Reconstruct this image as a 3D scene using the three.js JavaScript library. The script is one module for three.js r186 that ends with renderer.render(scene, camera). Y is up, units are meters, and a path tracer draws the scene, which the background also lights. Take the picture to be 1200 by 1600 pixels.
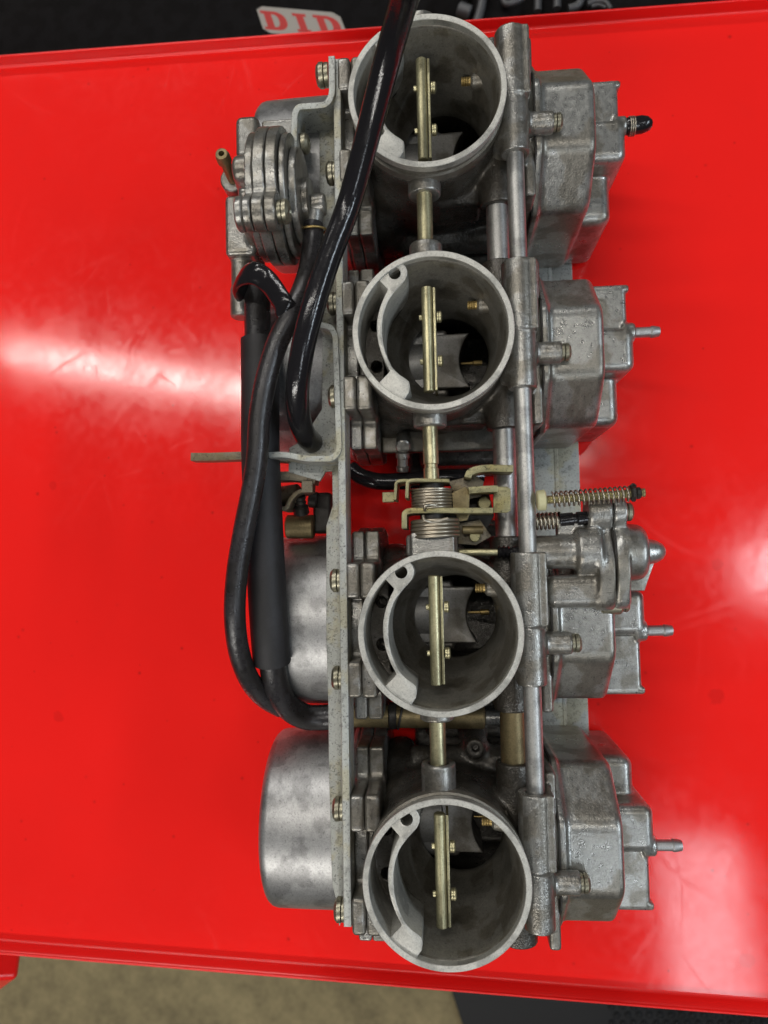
import * as THREE from 'three';
import { mergeGeometries, toCreasedNormals } from 'three/addons/utils/BufferGeometryUtils.js';
import { RoundedBoxGeometry } from 'three/addons/geometries/RoundedBoxGeometry.js';
import { RectAreaLightUniformsLib } from 'three/addons/lights/RectAreaLightUniformsLib.js';

// ---------- camera, light, exposure ----------
// World: x right, y up, z towards the viewer's feet; y = 0 is the bench top. The carburetor bank leans about 2 degrees on it.
const F = 1110, HC = 363;                       // focal length (photo pixels) and camera height over the bench (mm)
const v3 = (a) => new THREE.Vector3(...a);
function frame(normal, along) {                 // right-handed axes seen from the camera (x right, y down, z forward)
  const y = v3(normal).normalize().negate();
  const z = v3(along); z.addScaledVector(y, -z.dot(y)).normalize();
  const x = y.clone().cross(z);
  return [x, y, z];
}
const bankAxes = frame([90, 61, F], [405, 19600, -1110]);
const tableAxes = (() => { const y = v3([129, 61, F]).normalize().negate(); const x = v3([9529, 40, -1110]); x.addScaledVector(y, -x.dot(y)).normalize(); return [x, y, x.clone().cross(y)]; })();
const scene = new THREE.Scene();
scene.background = new THREE.Color(0.042, 0.045, 0.05);
const camera = new THREE.PerspectiveCamera(2 * Math.atan(800 / F) * 180 / Math.PI, 0.75, 0.01, 30);
{
  const [x, y, z] = tableAxes;                  // camera axes written in world axes
  const cx = new THREE.Vector3(x.x, y.x, z.x), cy = new THREE.Vector3(-x.y, -y.y, -z.y), cz = new THREE.Vector3(-x.z, -y.z, -z.z);
  camera.quaternion.setFromRotationMatrix(new THREE.Matrix4().makeBasis(cx, cy, cz));
  camera.position.set(0, HC / 1000, 0);
  camera.focus = 0.268; camera.userData.fStop = 12;
}
const renderer = new THREE.WebGLRenderer({ antialias: true });
renderer.toneMapping = THREE.LinearToneMapping;
renderer.toneMappingExposure = 1.12;
renderer.shadowMap.enabled = true;
RectAreaLightUniformsLib.init();
// workshop lamps over the bench, then unseen fill lamps added round it
const LAMPS = [
  { name: 'ceiling_strip_lamp', at: [-0.655, 2.0, -0.525], turn: -0.178, w: 2.05, d: 0.062, color: [1, 0.96, 0.9], power: 29, glow: 4, label: 'long warm white ceiling strip lamp over the left of the bench' },
  { name: 'ceiling_strip_lamp', at: [0.77, 2.0, 1.36], turn: -1.45, w: 0.95, d: 0.24, color: [0.86, 0.93, 1], power: 6, glow: 2, label: 'short cool white ceiling panel lamp right of the bench' },
  { name: 'ceiling_strip_lamp', at: [1.02, 2.0, 0.03], turn: 0.3, w: 0.3, d: 0.16, color: [0.9, 0.95, 1], power: 12, glow: 4, label: 'small square ceiling lamp at the far right of the bench' },
  { name: 'ceiling_strip_lamp', at: [-1.1, 2.0, 2.3], turn: 0.05, w: 2.4, d: 0.2, color: [1, 0.97, 0.92], power: 32, glow: 6, label: 'long added fill lamp, out of view beyond the near edge of the bench' },  // added fill, raises the general light from the near side
  { name: 'ceiling_strip_lamp', at: [-0.9, 2.0, -2.5], turn: 0.05, w: 2.4, d: 0.2, color: [1, 0.98, 0.95], power: 25, glow: 6, label: 'long added fill lamp, out of view beyond the far edge of the bench' },  // added fill from the far side, kept out of the bench reflections
  { name: 'ceiling_strip_lamp', at: [2.3, 1.9, 0.1], turn: 1.5, w: 2.0, d: 0.3, color: [0.78, 0.89, 1], power: 16, glow: 6, label: 'added cool bluish lamp in place of daylight, well to the right of the bench' },  // added, stands in for bluish daylight from the right
];

// ---------- helpers ----------
const bankTurn = new THREE.Quaternion().setFromRotationMatrix(new THREE.Matrix4().makeBasis(...bankAxes.map((a) => new THREE.Vector3(a.dot(tableAxes[0]), a.dot(tableAxes[1]), a.dot(tableAxes[2])))));
const bankPlace = new THREE.Vector3(0, HC, 0).sub(new THREE.Vector3(0, HC, 0).applyQuaternion(bankTurn)).multiplyScalar(0.001);
function onAxes(axes, px, py, h) {              // the point of height h (mm) that the photo shows at that pixel
  const d = v3([px - 600, py - 800, F]), [x, y, z] = axes.map((a) => d.dot(a)), t = (h - HC) / y;
  return [t * x, h, t * z];
}
const at = (px, py, h) => onAxes(bankAxes, px, py, h);      // in the bank's axes, mm
const W = (px, py, h) => onAxes(tableAxes, px, py, h);      // in world axes, mm
const taken = {};
function numbered(n) { const k = taken[n] = (taken[n] ?? -1) + 1; return k ? `${n}_${String(k).padStart(3, '0')}` : n; }
function rng(seed) { let s = seed >>> 0; return () => { s = (s + 0x6d2b79f5) | 0; let t = Math.imul(s ^ (s >>> 15), 1 | s); t = (t + Math.imul(t ^ (t >>> 7), 61 | t)) ^ t; return ((t ^ (t >>> 14)) >>> 0) / 4294967296; }; }

// ---------- textures ----------
function noiseTile(size, cells, octaves, seed, gain = 0.5) {  // tileable value noise, 0..1
  const out = new Float32Array(size * size); let amp = 1, sum = 0;
  for (let o = 0; o < octaves; o++, cells *= 2, amp *= gain) {
    const r = rng(seed + o * 77), g = Float32Array.from({ length: cells * cells }, r);
    sum += amp;
    for (let j = 0; j < size; j++) {
      const v = j / size * cells, j0 = v | 0, fv = v - j0, sv = fv * fv * (3 - 2 * fv), ra = j0 % cells * cells, rb = (j0 + 1) % cells * cells;
      for (let i = 0; i < size; i++) {
        const u = i / size * cells, i0 = u | 0, fu = u - i0, su = fu * fu * (3 - 2 * fu), a = i0 % cells, b = (i0 + 1) % cells;
        const p = g[ra + a] + (g[ra + b] - g[ra + a]) * su, q = g[rb + a] + (g[rb + b] - g[rb + a]) * su;
        out[j * size + i] += amp * (p + (q - p) * sv);
      }
    }
  }
  for (let i = 0; i < out.length; i++) out[i] /= sum;
  return out;
}
function tex(size, fn, srgb = false) {
  const d = new Uint8Array(size * size * 4);
  for (let k = 0; k < size * size; k++) { const c = fn(k, k % size, (k / size) | 0); for (let m = 0; m < 3; m++) d[k * 4 + m] = Math.max(0, Math.min(255, c[m] * 255)); d[k * 4 + 3] = 255; }
  const t = new THREE.DataTexture(d, size, size); t.wrapS = t.wrapT = THREE.RepeatWrapping; t.magFilter = THREE.LinearFilter; t.needsUpdate = true;
  if (srgb) t.colorSpace = THREE.SRGBColorSpace;
  return t;
}
const g3 = (v) => [v, v, v], sstep = (a, b, x) => { const t = Math.max(0, Math.min(1, (x - a) / (b - a))); return t * t * (3 - 2 * t); };
const nFine = noiseTile(1024, 170, 3, 11), nMid = noiseTile(1024, 40, 4, 23), nBig = noiseTile(1024, 6, 5, 37), nSpot = noiseTile(1024, 110, 3, 51, 0.7), nStain = noiseTile(1024, 9, 5, 91);
const castColor = tex(1024, (k) => {             // grey cast metal with brown grime and dark specks
  const grime = sstep(0.47, 0.66, nStain[k]) * 0.62, speck = sstep(0.66, 0.84, nSpot[k]) * 0.4, b = 0.8 + 0.16 * (nBig[k] - 0.5) + 0.24 * (nMid[k] - 0.5) + 0.36 * (nFine[k] - 0.5);
  const v = b * (1 - speck) * (1 - grime * 0.55);
  return [v * (1 + grime * 0.05), v * (1 - grime * 0.03), v * (1 - grime * 0.16)];
});
const castBump = tex(1024, (k) => g3(0.5 * nFine[k] + 0.3 * nMid[k] + 0.2 * nSpot[k]));
const castRough = tex(1024, (k) => g3(0.72 + 0.35 * (nMid[k] - 0.5) + 0.35 * (nStain[k] - 0.5)));
const platedColor = tex(1024, (k) => {           // dull zinc plating, pitted with dark specks
  const pit = sstep(0.62, 0.8, nSpot[k]) * 0.6 + sstep(0.62, 0.74, nMid[k]) * 0.3, dirt = sstep(0.52, 0.7, nStain[k]);
  const v = (0.86 + 0.2 * (nBig[k] - 0.5) + 0.25 * (nFine[k] - 0.5)) * (1 - pit);
  return [v, v * (1 - 0.06 * dirt), v * (1 - 0.22 * dirt)];
});
const faceColor = tex(1024, (k) => g3((0.88 + 0.2 * (nMid[k] - 0.5) + 0.34 * (nFine[k] - 0.5)) * (1 - 0.3 * sstep(0.62, 0.8, nSpot[k])) * (1 - 0.32 * sstep(0.5, 0.7, nStain[k]))));
const rubberRough = tex(1024, (k) => g3(0.75 + 0.5 * (nMid[k] - 0.5) + 0.4 * (nStain[k] - 0.5)));
const paintR = rng(5), marks = Array.from({ length: 34 }, () => ({ x: paintR() * 1024, y: paintR() * 1024, a: paintR() * 6.28, l: 8 + paintR() * 70, w: 0.35 + paintR() * 0.5, s: paintR() * 0.8 }));
const dust = Array.from({ length: 260 }, () => [paintR() * 1024, paintR() * 1024, 0.5 + paintR() * 1.3, paintR()]);
for (let n = 0; n < 40; n++) marks.push({ x: 560 + paintR() * 330, y: paintR() * 1024, a: paintR() * 6.28, l: 5 + paintR() * 40, w: 0.4 + paintR() * 0.5, s: 0.3 + paintR() * 0.7 });
const scratch = new Float32Array(1024 * 1024), fleck = new Float32Array(1024 * 1024);
for (const m of marks) for (let s = 0; s < m.l; s += 0.5) {
  const x = m.x + Math.cos(m.a + s * 0.004) * s, y = m.y + Math.sin(m.a + s * 0.004) * s;
  for (let dy = -2; dy <= 2; dy++) for (let dx = -2; dx <= 2; dx++) { const k = ((y + dy + 1024 | 0) % 1024) * 1024 + ((x + dx + 1024 | 0) % 1024); scratch[k] = Math.max(scratch[k], m.s * Math.exp(-(dx * dx + dy * dy) / m.w)); }
}
for (const [x, y, r, s] of dust) for (let dy = -3; dy <= 3; dy++) for (let dx = -3; dx <= 3; dx++) { const k = ((y + dy + 1024 | 0) % 1024) * 1024 + ((x + dx + 1024 | 0) % 1024); fleck[k] = Math.max(fleck[k], s * Math.exp(-(dx * dx + dy * dy) / (r * r))); }
const blots = Array.from({ length: 11 }, () => [paintR() * 1024, paintR() * 1024, 3 + paintR() * 7, 0.1 + paintR() * 0.2]);
const blot = new Float32Array(1024 * 1024);
for (const [x, y, r, s] of blots) for (let dy = -20; dy <= 20; dy++) for (let dx = -20; dx <= 20; dx++) { const k = ((y + dy + 1024 | 0) % 1024) * 1024 + ((x + dx + 1024 | 0) % 1024), d = Math.hypot(dx, dy) + (nSpot[k] - 0.5) * 9; blot[k] = Math.max(blot[k], s * (1 - sstep(r * 0.6, r, d))); }
const paintColor = tex(1024, (k) => { const f = fleck[k], s = scratch[k] * 0.3; let v = 0.95 + 0.12 * (nBig[k] - 0.5); const v0 = v; v = v0 * (1 - 0.5 * blot[k]); return [v * (1 - f * 0.45), v * (1 - 0.3 * f) + s * 0.6, v * (1 - 0.3 * f) + s * 0.6]; });
const wipe = new Float32Array(1024 * 1024);       // faint wiping marks left in the gloss
for (let n = 0; n < 150; n++) {
  const x0 = paintR() * 1024, y0 = paintR() * 1024, a = paintR() * 6.28, bend = (paintR() - 0.5) * 0.008, l = 30 + paintR() * 150, w = 0.8 + paintR() * 3, s = 0.25 + paintR() * 0.75;
  for (let t = 0; t < l; t += 0.7) { const b = a + bend * t, x = x0 + Math.cos(b) * t, y = y0 + Math.sin(b) * t, f = s * Math.sin(Math.PI * t / l); for (let dy = -5; dy <= 5; dy++) for (let dx = -5; dx <= 5; dx++) { const k = ((y + dy + 2048 | 0) % 1024) * 1024 + ((x + dx + 2048 | 0) % 1024); wipe[k] = Math.max(wipe[k], f * Math.exp(-(dx * dx + dy * dy) / (w * w))); } }
}
const paintRough = tex(1024, (k) => g3(0.5 + 0.12 * (nStain[k] - 0.5) + 0.25 * (nMid[k] - 0.5) + 0.3 * (nFine[k] - 0.5) + 0.3 * scratch[k] + 0.26 * wipe[k]));
const paintBump = tex(1024, (k) => g3(0.5 + 0.5 * (nBig[k] - 0.5) + 0.12 * (nMid[k] - 0.5) + 0.03 * (nFine[k] - 0.5) - 0.06 * scratch[k] + 0.12 * fleck[k]));
const concreteColor = tex(1024, (k) => { const v = 0.8 + 0.5 * (nBig[k] - 0.5) + 0.45 * (nMid[k] - 0.5) + 0.3 * (nFine[k] - 0.5); return [v, v * 0.97, v * 0.9]; });

// ---------- materials (linear base colours) ----------
const col = (r, g, b) => new THREE.Color().setRGB(r, g, b);
const std = (color, metalness, roughness, extra = {}) => new THREE.MeshPhysicalMaterial({ color: col(...color), metalness, roughness, ...extra });
const M = {
  castShade: std([0.115, 0.106, 0.092], 0.5, 0.42, { map: castColor, bumpMap: castBump, bumpScale: 0.0003, roughnessMap: castRough }),  // dark base colour paints the shade between the carburetors
  cast: std([0.38, 0.37, 0.34], 0.72, 0.45, { map: castColor, bumpMap: castBump, bumpScale: 0.00016, roughnessMap: castRough }),
  slide: std([0.34, 0.33, 0.31], 0.6, 0.45, { map: castColor }),
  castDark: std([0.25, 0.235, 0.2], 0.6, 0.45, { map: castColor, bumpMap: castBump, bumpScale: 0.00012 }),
  castBowl: std([0.44, 0.435, 0.405], 0.76, 0.45, { map: castColor, bumpMap: castBump, bumpScale: 0.00011, roughnessMap: castRough }),
  cover: std([0.47, 0.465, 0.455], 0.85, 0.44, { map: faceColor, bumpMap: castBump, bumpScale: 0.00005 }),
  face: std([0.57, 0.555, 0.5], 0.5, 0.5, { map: faceColor, bumpMap: castBump, bumpScale: 0.00006 }),
  plated: std([0.47, 0.48, 0.445], 0.55, 0.55, { map: platedColor, bumpMap: castBump, bumpScale: 0.00007 }),
  olive: std([0.33, 0.3, 0.165], 0.75, 0.45, { map: platedColor, bumpMap: castBump, bumpScale: 0.00006 }),
  oldPlated: std([0.22, 0.185, 0.13], 0.55, 0.5, { map: platedColor, bumpMap: castBump, bumpScale: 0.00008 }),
  yellow: std([0.58, 0.53, 0.32], 0.85, 0.36, { map: faceColor, bumpMap: castBump, bumpScale: 0.00004 }),
  brass: std([0.5, 0.36, 0.14], 0.85, 0.45, { map: faceColor }),
  dullBrass: std([0.3, 0.235, 0.12], 0.75, 0.5, { map: faceColor }),
  tube: std([0.52, 0.51, 0.48], 0.85, 0.44, { map: faceColor, bumpMap: castBump, bumpScale: 0.00003 }),
  screw: std([0.38, 0.355, 0.26], 0.85, 0.38, { map: faceColor }),
  wire: std([0.42, 0.37, 0.29], 0.9, 0.36),
  darkMetal: std([0.06, 0.055, 0.05], 0.6, 0.5, { map: castColor }),
  rubber: std([0.03, 0.027, 0.028], 0, 0.42, { map: castColor, roughnessMap: rubberRough, bumpMap: castBump, bumpScale: 0.00012 }),
  glossRubber: std([0.011, 0.01, 0.011], 0, 0.2, { roughnessMap: rubberRough, bumpMap: castBump, bumpScale: 0.00007 }),
  sleeve: std([0.017, 0.015, 0.0165], 0, 0.6, { map: castColor, bumpMap: castBump, bumpScale: 0.00006 }),
  plastic: std([0.5, 0.47, 0.27], 0, 0.5),
  paint: std([0.9, 0.015, 0.0115], 0, 0.24, { map: paintColor, roughnessMap: paintRough, bumpMap: paintBump, bumpScale: 0.00012, clearcoat: 0 }),
  edgePaint: std([0.84, 0.012, 0.01], 0, 0.28),
  concrete: std([0.24, 0.198, 0.105], 0, 0.9, { map: concreteColor }),
  blackCase: std([0.008, 0.007, 0.007], 0, 0.85, { specularIntensity: 0.25, map: castColor }),
  mat: std([0.006, 0.0062, 0.0066], 0, 0.6, { specularIntensity: 0.5 }),
  chrome: std([0.1, 0.1, 0.1], 0.6, 0.55),
  lampBody: std([0.8, 0.8, 0.8], 0, 0.6),
};

// ---------- geometry (all lengths in mm until finish()) ----------
function plain(g) { const h = g.index ? g.toNonIndexed() : g; for (const n of Object.keys(h.attributes)) if (n !== 'position' && n !== 'normal') h.deleteAttribute(n); return h; }
function finish(list, uvSize = 64) {             // merge, project uv from the box sides, mm to metres
  const g = list.length > 1 ? mergeGeometries(list.map(plain)) : plain(list[0]);
  const p = g.attributes.position, uv = new Float32Array(p.count * 2), a = new THREE.Vector3(), b = new THREE.Vector3(), c = new THREE.Vector3();
  for (let i = 0; i < p.count; i += 3) {
    a.fromBufferAttribute(p, i); b.fromBufferAttribute(p, i + 1).sub(a); c.fromBufferAttribute(p, i + 2).sub(a); b.cross(c);
    const x = Math.abs(b.x), y = Math.abs(b.y) * 1.3, z = Math.abs(b.z) * 1.07;
    for (let k = i; k < i + 3; k++) {
      const X = p.getX(k), Y = p.getY(k), Z = p.getZ(k);
      uv[k * 2] = (x >= y && x >= z ? Z + 17 : X) / uvSize; uv[k * 2 + 1] = (y > x && y >= z ? Z + 9 : Y + (z > x ? 31 : 0)) / uvSize;
    }
  }
  g.setAttribute('uv', new THREE.BufferAttribute(uv, 2));
  return g.scale(0.001, 0.001, 0.001);
}
function obj(name, list, material, parent, shift) {
  const m = new THREE.Mesh(list.isBufferGeometry ? list : finish(list), material);
  m.name = numbered(name); m.castShadow = m.receiveShadow = true;
  if (shift) m.position.set(shift[0] / 1000, shift[1] / 1000, shift[2] / 1000);
  (parent ?? scene).add(m);
  return m;
}
function tag(o, label, category, group) { o.userData.label = label; o.userData.category = category; if (group) o.userData.group = group; return o; }
const Yup = new THREE.Vector3(0, 1, 0);
function rod(a, b, prof, seg = 28) {             // solid of revolution on the axis a..b; prof = [[distance along, radius], ...]
  const A = v3(a), d = v3(b).sub(A), L = d.length();
  if (typeof prof === 'number') { const c = Math.min(prof * 0.16, 0.6); prof = [[0, 0], [0, prof - c], [c, prof], [L - c, prof], [L, prof - c], [L, 0]]; }
  let g = new THREE.LatheGeometry(prof.map(([t, r]) => new THREE.Vector2(Math.max(r, 0), t)), seg);
  g = toCreasedNormals(g, 0.5);
  g.applyQuaternion(new THREE.Quaternion().setFromUnitVectors(Yup, d.normalize())).translate(A.x, A.y, A.z);
  return g;
}
function hose(pts, r, seg = 140, open) {
  const c = new THREE.CatmullRomCurve3(pts.map(v3), false, 'centripetal'), out = [new THREE.TubeGeometry(c, seg, r, 22)];
  for (const t of [0, 1]) { const g = new THREE.CircleGeometry(r, 22); g.applyQuaternion(new THREE.Quaternion().setFromUnitVectors(new THREE.Vector3(0, 0, 1), c.getTangent(t).multiplyScalar(t ? 1 : -1))); const q = c.getPoint(t); out.push(g.translate(q.x, q.y, q.z)); }
  return out;
}
function rounded(pts, r) {                       // polyline with rounded corners, [x, z] pairs
  const out = [pts[0]];
  for (let i = 1; i < pts.length - 1; i++) {
    const p = pts[i], a = pts[i - 1], b = pts[i + 1], la = Math.hypot(a[0] - p[0], a[1] - p[1]), lb = Math.hypot(b[0] - p[0], b[1] - p[1]), q = Math.min(r, la / 2, lb / 2);
    const s = [p[0] + (a[0] - p[0]) / la * q, p[1] + (a[1] - p[1]) / la * q], e = [p[0] + (b[0] - p[0]) / lb * q, p[1] + (b[1] - p[1]) / lb * q];
    for (let k = 0; k <= 6; k++) { const t = k / 6; out.push([0, 1].map((m) => (1 - t) * (1 - t) * s[m] + 2 * t * (1 - t) * p[m] + t * t * e[m])); }
  }
  out.push(pts[pts.length - 1]);
  return out;
}
function plate(pts, yTop, thick, bevel = 0.3, holes = []) {  // flat sheet with an [x, z] outline
  const sh = new THREE.Shape(pts.map(([x, z]) => new THREE.Vector2(x, z)));
  for (const [x, z, r] of holes) { const h = new THREE.Path(); h.absarc(x, z, r, 0, Math.PI * 2, true); sh.holes.push(h); }
  const g = new THREE.ExtrudeGeometry(sh, { depth: thick - 2 * bevel, bevelEnabled: bevel > 0, bevelThickness: bevel, bevelSize: bevel, bevelOffset: -bevel, bevelSegments: 2, curveSegments: 20 });
  return toCreasedNormals(g.rotateX(Math.PI / 2).translate(0, yTop - bevel, 0), 0.5);
}
function strip(pts, thick, y0, y1, r = 2.5) {    // bent sheet metal standing on edge along an [x, z] path
  const c = rounded(pts, r), L = [], R = [];
  for (let i = 0; i < c.length; i++) {
    const a = c[Math.max(0, i - 1)], b = c[Math.min(c.length - 1, i + 1)], l = Math.hypot(b[0] - a[0], b[1] - a[1]) || 1, nx = -(b[1] - a[1]) / l * thick / 2, nz = (b[0] - a[0]) / l * thick / 2;
    L.push([c[i][0] + nx, c[i][1] + nz]); R.unshift([c[i][0] - nx, c[i][1] - nz]);
  }
  return plate([...L, ...R], y1, y1 - y0, 0.2);
}
function spring(a, b, R, r, turns, seg = 26) {
  const A = v3(a), B = v3(b), d = B.clone().sub(A), n = d.clone().normalize(), u = new THREE.Vector3(0.31, 0.9, 0.17).cross(n).normalize(), w = n.clone().cross(u), pts = [];
  for (let i = 0; i <= turns * seg; i++) { const t = i / (turns * seg), f = t * turns * Math.PI * 2; pts.push(A.clone().addScaledVector(d, t).addScaledVector(u, R * Math.cos(f)).addScaledVector(w, R * Math.sin(f))); }
  return new THREE.TubeGeometry(new THREE.CatmullRomCurve3(pts), turns * seg, r, 8);
}
function bent(pts, r, seg = 60) { return new THREE.TubeGeometry(new THREE.CatmullRomCurve3(pts.map(v3)), seg, r, 10); }
const rbox = (c, h, r = 1) => new RoundedBoxGeometry(2 * h[0], 2 * h[1], 2 * h[2], 3, r).translate(...c);
const screwHead = (p, dir, R, t) => rod(p, [p[0] + dir[0] * t, p[1] + dir[1] * t, p[2] + dir[2] * t], [[0, 0], [0, R * 0.96], [t * 0.3, R * 0.96], [t * 0.34, R * 0.82], [t * 0.4, R], [t * 0.72, R], [t * 0.93, R * 0.78], [t, R * 0.5], [t, 0.42 * R], [t * 0.7, 0.2 * R], [t * 0.7, 0]], 22);

// castings: signed distance fields meshed with surface nets, so that shapes run into each other with fillets
const smin = (a, b, k) => { const h = Math.max(k - Math.abs(a - b), 0) / k; return Math.min(a, b) - h * h * k * 0.25; };
const smax = (a, b, k) => -smin(-a, -b, k);
const dBox = (x, y, z, cx, cy, cz, hx, hy, hz, r) => { const a = Math.abs(x - cx) - hx + r, b = Math.abs(y - cy) - hy + r, c = Math.abs(z - cz) - hz + r, A = Math.max(a, 0), B = Math.max(b, 0), C = Math.max(c, 0); return Math.sqrt(A * A + B * B + C * C) + Math.min(Math.max(a, b, c), 0) - r; };
const dCyl = (s, u, v, R, s0, s1, r) => { const a = Math.hypot(u, v) - R + r, b = Math.abs(s - (s0 + s1) / 2) - (s1 - s0) / 2 + r, A = Math.max(a, 0), B = Math.max(b, 0); return Math.sqrt(A * A + B * B) + Math.min(Math.max(a, b), 0) - r; };
function casting(f, lo, hi, cell) {
  const n = [0, 1, 2].map((k) => Math.ceil((hi[k] - lo[k]) / cell) + 1), [nx, ny, nz] = n, val = new Float32Array(nx * ny * nz);
  for (let k = 0, q = 0; k < nz; k++) for (let j = 0; j < ny; j++) for (let i = 0; i < nx; i++, q++) val[q] = f(lo[0] + i * cell, lo[1] + j * cell, lo[2] + k * cell);
  const id = new Int32Array(nx * ny * nz).fill(-1), pos = [], sy = nx, sz = nx * ny, corner = [0, 1, sy, sy + 1, sz, sz + 1, sz + sy, sz + sy + 1];
  const edges = [[0, 1], [2, 3], [4, 5], [6, 7], [0, 2], [1, 3], [4, 6], [5, 7], [0, 4], [1, 5], [2, 6], [3, 7]];
  for (let k = 0; k < nz - 1; k++) for (let j = 0; j < ny - 1; j++) for (let i = 0; i < nx - 1; i++) {
    const q = k * sz + j * sy + i; let m = 0;
    for (let c = 0; c < 8; c++) if (val[q + corner[c]] < 0) m |= 1 << c;
    if (m === 0 || m === 255) continue;
    let X = 0, Y = 0, Z = 0, cnt = 0;
    for (const [a, b] of edges) { if ((m >> a & 1) === (m >> b & 1)) continue; const va = val[q + corner[a]], t = va / (va - val[q + corner[b]]), L = (s) => ((a >> s & 1) + t * ((b >> s & 1) - (a >> s & 1))); X += L(0); Y += L(1); Z += L(2); cnt++; }
    id[q] = pos.length / 3; pos.push(lo[0] + (i + X / cnt) * cell, lo[1] + (j + Y / cnt) * cell, lo[2] + (k + Z / cnt) * cell);
  }
  const idx = [], quad = (a, b, c, d, flip) => { if (a < 0 || b < 0 || c < 0 || d < 0) return; if (flip) idx.push(a, c, b, a, d, c); else idx.push(a, b, c, a, c, d); };
  for (let k = 1; k < nz - 1; k++) for (let j = 1; j < ny - 1; j++) for (let i = 1; i < nx - 1; i++) {
    const q = k * sz + j * sy + i, s = val[q] < 0;
    if (s !== val[q + 1] < 0) quad(id[q - sy - sz], id[q - sz], id[q], id[q - sy], !s);
    if (s !== val[q + sy] < 0) quad(id[q - 1 - sz], id[q - 1], id[q], id[q - sz], !s);
    if (s !== val[q + sz] < 0) quad(id[q - 1 - sy], id[q - sy], id[q], id[q - 1], !s);
  }
  const nor = new Float32Array(pos.length), e = cell * 0.45;
  for (let i = 0; i < pos.length; i += 3) {
    const x = pos[i], y = pos[i + 1], z = pos[i + 2], gx = f(x + e, y, z) - f(x - e, y, z), gy = f(x, y + e, z) - f(x, y - e, z), gz = f(x, y, z + e) - f(x, y, z - e), l = Math.hypot(gx, gy, gz) || 1;
    nor[i] = gx / l; nor[i + 1] = gy / l; nor[i + 2] = gz / l;
  }
  const g = new THREE.BufferGeometry(); g.setAttribute('position', new THREE.Float32BufferAttribute(pos, 3)); g.setAttribute('normal', new THREE.BufferAttribute(nor, 3)); g.setIndex(idx);
  return g;
}

// ---------- setting: floor, bench, what lies beside it ----------
const FLOOR = -0.86;
{
  const g = new THREE.PlaneGeometry(5, 5).rotateX(-Math.PI / 2); g.attributes.uv.array.forEach((v, i, a) => { a[i] = v * 5; });
  const fl = obj('floor', g, M.concrete); fl.position.y = FLOOR; fl.userData.kind = 'structure';
}
const zTop = (W(0, 107, 0)[2] + W(1200, 20, 0)[2]) / 2, zLow = (W(0, 1465, 0)[2] + W(1200, 1560, 0)[2]) / 2;
{
  const t = new THREE.Group(); t.name = numbered('metal_bench'); scene.add(t); t.position.set(0, 0, (zTop + zLow) / 2000);
  tag(t, 'glossy red painted metal bench with raised edges under the carburetors', 'workbench');
  const half = (zLow - zTop) / 2, x0 = -420, x1 = 330, uvm = (g) => g;
  // the pressed sheet: flat top curling up into a lip along both long sides, drawn as one profile
  const sheet = (sign) => {
    const p = [], h = 5.6, R = 1.6, w = sign < 0 ? 0.6 : 2.8;
    for (let k = 0; k <= 8; k++) { const a = k / 8 * Math.PI / 2 * 0.94; p.push([R * Math.sin(a), R - R * Math.cos(a)]); }
    p.push([1.6 + w * 0.5, h - 0.6]);
    for (let k = 0; k <= 8; k++) { const a = Math.PI - k / 8 * Math.PI; p.push([2.3 + w * 0.75 + 0.7 * Math.cos(a), h + 0.9 * Math.sin(a)]); }
    p.push([3.1 + w * 0.75, -24], [2.0 + w * 0.75, -24], [2.0 + w * 0.75, -1.4], [1.4, -1.5], [0, -1.2]);
    const sh = new THREE.Shape(p.map(([a, b]) => new THREE.Vector2(a, b)));
    const g = new THREE.ExtrudeGeometry(sh, { depth: x1 - x0, bevelEnabled: false });   // profile in x, y; length in z
    g.rotateY(Math.PI / 2);                                                            // length along x, profile x becomes -z
    const q = sign < 0 ? g : g.rotateY(Math.PI);
    return toCreasedNormals(q.translate(sign < 0 ? x0 : x1, 0, sign * half), 0.6);
  };
  obj('bench_top', finish([new THREE.BoxGeometry(x1 - x0, 1.2, 2 * half, 60, 1, 40).translate((x0 + x1) / 2, -0.6, 0)], 480), M.paint, t);
  obj('raised_lip', [sheet(-1)], M.edgePaint, t); obj('raised_lip', [sheet(1)], M.edgePaint, t);
  const a = W(-14, 1478, -26), b = W(-420, 1830, -840), zc = (zTop + zLow) / 2;
  for (const [p, q] of [[a, b], [[a[0], -26, 2 * zc - a[2] + 60], [b[0], -840, 2 * zc - b[2]]], [[300, -26, a[2] - 40], [420, -840, b[2]]], [[300, -26, 2 * zc - a[2] + 60], [420, -840, 2 * zc - b[2]]]]) {
    const A = v3(p), B = v3(q), L = A.distanceTo(B), g = new RoundedBoxGeometry(34, L, 34, 3, 3);
    g.applyQuaternion(new THREE.Quaternion().setFromUnitVectors(Yup, A.clone().sub(B).normalize())).translate((A.x + B.x) / 2, (A.y + B.y) / 2, (A.z + B.z) / 2 - zc);
    obj('leg', [g], M.edgePaint, t);
  }
}
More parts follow.
